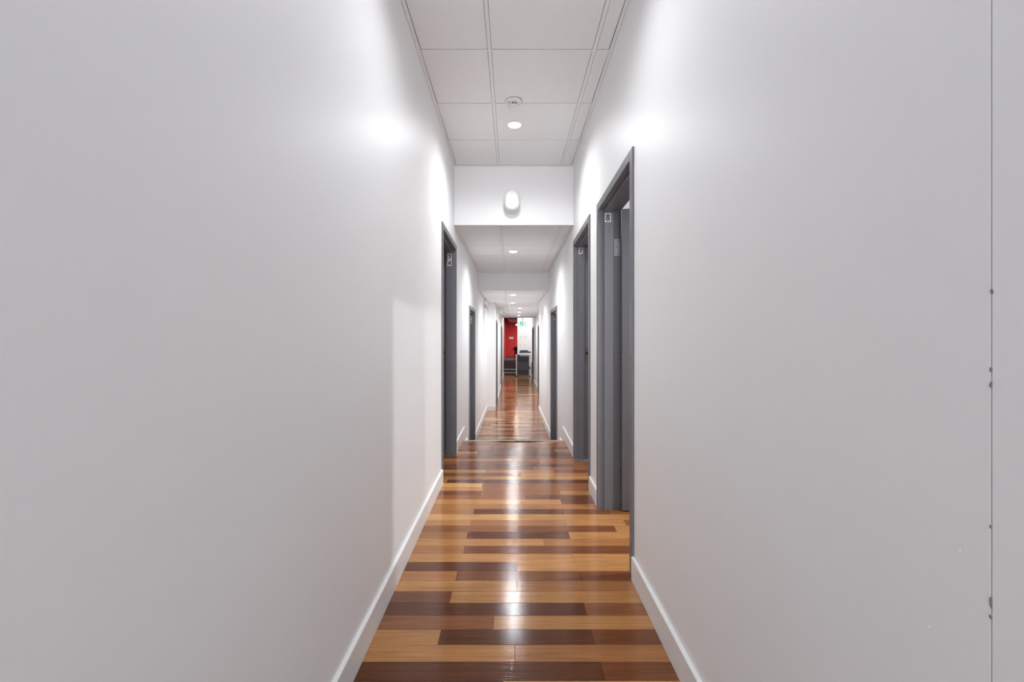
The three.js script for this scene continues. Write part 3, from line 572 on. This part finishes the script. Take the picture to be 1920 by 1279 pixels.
// notices pinned to the white wall, with rows of faint print
{
  const sheets = [[976.5, 636, 6, 12, 'upper white notice with a grey heading on the end wall'], [985.5, 637.5, 8, 13, 'wider white notice with a grey heading on the end wall'], [985, 649.5, 6, 8, 'small white notice just above the copier'], [976, 650, 5, 8, 'narrow white notice above the copier corner']];
  for (const [px, py, w, h, label] of sheets) {
    const k = Z_WHITE / F, W = w * k, H = h * k, c = document.createElement('canvas'); c.width = 128; c.height = 192; const x = c.getContext('2d');
    x.fillStyle = '#f1f1f1'; x.fillRect(0, 0, 128, 192); x.fillStyle = '#9a9a9a'; x.fillRect(14, 12, 100, 12); x.fillStyle = '#d6d6d6'; for (let i = 0; i < 9; i++) x.fillRect(14, 40 + i * 15, 60 + 40 * rnd(), 4);
    const t = new THREE.CanvasTexture(c); t.colorSpace = THREE.SRGBColorSpace;
    const m = tag(mesh('paper_notice', new THREE.BoxGeometry(W, H, 0.0015), std({ map: t, roughness: 0.8 })), label, 'notice', 'thing', 'notices above the copier');
    m.position.set((px - 960) * k, EYE + (639.5 - py) * k, -Z_WHITE + 0.0009);
  }
}
{ // copier: seen from its side, black finisher in front of a white body
  const Z = 19.55, k = Z / F, X = (p) => (p - 960) * k, Y = (p) => EYE + (639.5 - p) * k, g = group('copier', 'large white and black office copier standing before the white end wall', 'copier');
  g.position.set(0, 0, -Z);
  const D = 0.68;
  mesh('body', [rbx(X(967.6), X(996.3), Y(704.8), Y(666.2), -D, -0.10, 0.02), rbx(X(991.8), X(996.3), Y(704.8), Y(663.2), -0.16, 0.0, 0.012), rbx(X(967.4), X(969.6), Y(704), Y(667), -0.16, 0.01, 0.008)], M.copierWhite, g);
  mesh('scanner_deck', rbx(X(973.4), X(996.6), Y(666.4), Y(662), -D + 0.02, -0.02, 0.012), M.copierWhite, g);
  const fd = mesh('document_feeder', [rbx(X(974.3), X(995.6), Y(662), Y(659.5), -D + 0.04, -0.03, 0.012), rbx(X(975.0), X(991), Y(659.6), Y(657.6), -D + 0.1, -0.08, 0.012)], M.copierDark, g); fd.userData.label = 'dark document feeder on top';
  mesh('feeder_tray', rbx(X(976.5), X(988), Y(658.0), Y(657.0), -0.42, -0.12, 0.006), M.copierBlack, fd);
  const fin = mesh('finisher', [rbx(X(969.5), X(991.9), Y(704.3), Y(668.4), -0.12, 0.02, 0.014), rbx(X(969.2), X(975), Y(668.8), Y(665.6), -0.3, 0.015, 0.012)], M.copierBlack, g); fin.userData.label = 'black finisher unit';
  mesh('grip_recess', rbx(X(973.5), X(987.5), Y(677.6), Y(676.2), 0.0202, 0.024, 0.001), M.black, fin);
  mesh('finisher_door', rbx(X(971.8), X(990), Y(694.6), Y(678.2), 0.0202, 0.03, 0.006), M.copierDark, fin);
  mesh('lower_door', rbx(X(970.8), X(991.2), Y(703.6), Y(695.4), 0.0202, 0.027, 0.006), M.copierBlack, fin);
  mesh('output_tray', rbx(X(971), X(990), Y(669.6), Y(668.2), 0.0, 0.05, 0.006), M.copierDark, fin);
  mesh('socket', rbx(X(993.9), X(995), Y(693), Y(688), 0.0002, 0.004, 0.001), M.black, g);
  mesh('label_plate', rbx(X(993.6), X(995.2), Y(697), Y(695.8), 0.0002, 0.003, 0.0008), M.plate, g);
  mesh('side_tray', rbx(X(996.4), X(997.9), Y(702.5), Y(680), -0.5, -0.12, 0.006), M.copierBlack, g);
  mesh('latch_knob', rbx(X(991.4), X(993), Y(692), Y(686.5), 0.0202, 0.045, 0.004), M.copierBlack, fin);
  for (const [px, z] of [[970.5, -0.03], [994, -0.06], [970.5, -0.6], [994, -0.6]]) {
    const fork = bx(X(px) - 0.018, X(px) + 0.018, FAR_FLOOR + 0.045, Y(704.6), z - 0.018, z + 0.018), wheel = new THREE.CylinderGeometry(0.025, 0.025, 0.024, 18); wheel.rotateZ(Math.PI / 2); wheel.translate(X(px), FAR_FLOOR + 0.0262, z);
    const c = mesh('caster', fork, M.copierBlack, g); mesh('wheel', wheel, M.steel, c);
  }
  mesh('base_plinth', rbx(X(969.5), X(996), FAR_FLOOR + 0.045, Y(704.4), -D + 0.03, -0.1, 0.006), M.black, g);
}
{ // planter on a dark stand on the landing
  const Z = 27.5, k = Z / F, X = (p) => (p - 960) * k, Y = (p) => EYE + (639.5 - p) * k;
  const st = group('plant_stand', 'black stand on the landing carrying the tan planter', 'stand'); st.position.set(X(967.8), LAND, -Z);
  const tY = Y(662.6) - LAND;
  mesh('stand_top', rbx(-0.13, 0.13, tY - 0.03, tY, -0.13, 0.13, 0.004), M.black, st);
  for (const [a, b] of [[-1, -1], [-1, 1], [1, -1], [1, 1]]) mesh('leg', rbx(a * 0.11 - 0.016, a * 0.11 + 0.016, 0.0005, tY - 0.03, b * 0.11 - 0.016, b * 0.11 + 0.016, 0.003), M.black, st);
  mesh('shelf', rbx(-0.094, 0.094, 0.2, 0.225, -0.12, 0.12, 0.004), M.black, st);
  const pl = group('potted_plant', 'olive leafy plant in a tan planter before the red wall', 'plant'); pl.position.set(X(967.6), LAND + tY + 0.0005, -Z);
  mesh('planter', lathe([[0, 0], [0.085, 0], [0.115, 0.16], [0.122, 0.165], [0.122, 0.18], [0.108, 0.18], [0.104, 0.15], [0, 0.15]], 28), M.kraft, pl);
  const leaves = [];
  for (let i = 0; i < 46; i++) {
    const L = 0.17 + 0.16 * rnd(), w = 0.03 + 0.025 * rnd(), a = rnd() * Math.PI * 2, el = 0.25 + 1.15 * rnd();
    const g = new THREE.SphereGeometry(1, 8, 6); g.scale(w, L / 2, 0.004); const p = g.attributes.position;
    for (let j = 0; j < p.count; j++) { const t = (p.getY(j) + L / 2) / L; p.setZ(j, p.getZ(j) - 0.09 * t * t); }
    g.translate(0, L / 2, 0); g.rotateX(-(Math.PI / 2 - el)); g.rotateY(a); g.translate(Math.sin(a) * -0.04, 0.15 + 0.08 * rnd(), Math.cos(a) * -0.04); g.computeVertexNormals(); leaves.push(g);
  }
  mesh('foliage', leaves, M.leafGreen, pl);
  const bxo = group('storage_box', 'small white box on the carpet at the foot of the black stand', 'box'); bxo.position.set(X(964.2) , LAND, -25.9);
  mesh('carton', rbx(-0.05, 0.05, 0.0005, 0.09, -0.05, 0.05, 0.006), M.paper, bxo); mesh('lid', rbx(-0.055, 0.055, 0.0905, 0.112, -0.055, 0.055, 0.006), M.paper, bxo);
}
{ // small wall lamp on the end of the white wall
  const g = group('wall_sconce', 'small glowing wall lamp on the edge of the white end wall', 'wall lamp'), Z = Z_WHITE + 0.06; g.position.set(XE - 0.0005, EYE + (639.5 - 609) * Z / F, -Z);
  mesh('mount', rbx(-0.012, 0, -0.03, 0.03, -0.03, 0.03, 0.004), M.plastic, g);
  const s = new THREE.SphereGeometry(0.036, 24, 16); s.translate(-0.045, 0, 0); const b = mesh('lamp_globe', s, std({ color: 0xffffff, emissive: new THREE.Color(1, 0.9, 0.85), emissiveIntensity: 1.6 }), g); b.userData.label = 'glowing globe';
  const L = new THREE.PointLight(0xffe6dc, 0.35); L.position.set(-0.045, 0, 0); L.castShadow = true; g.add(L);
}
shade(scene);
renderer.render(scene, camera);
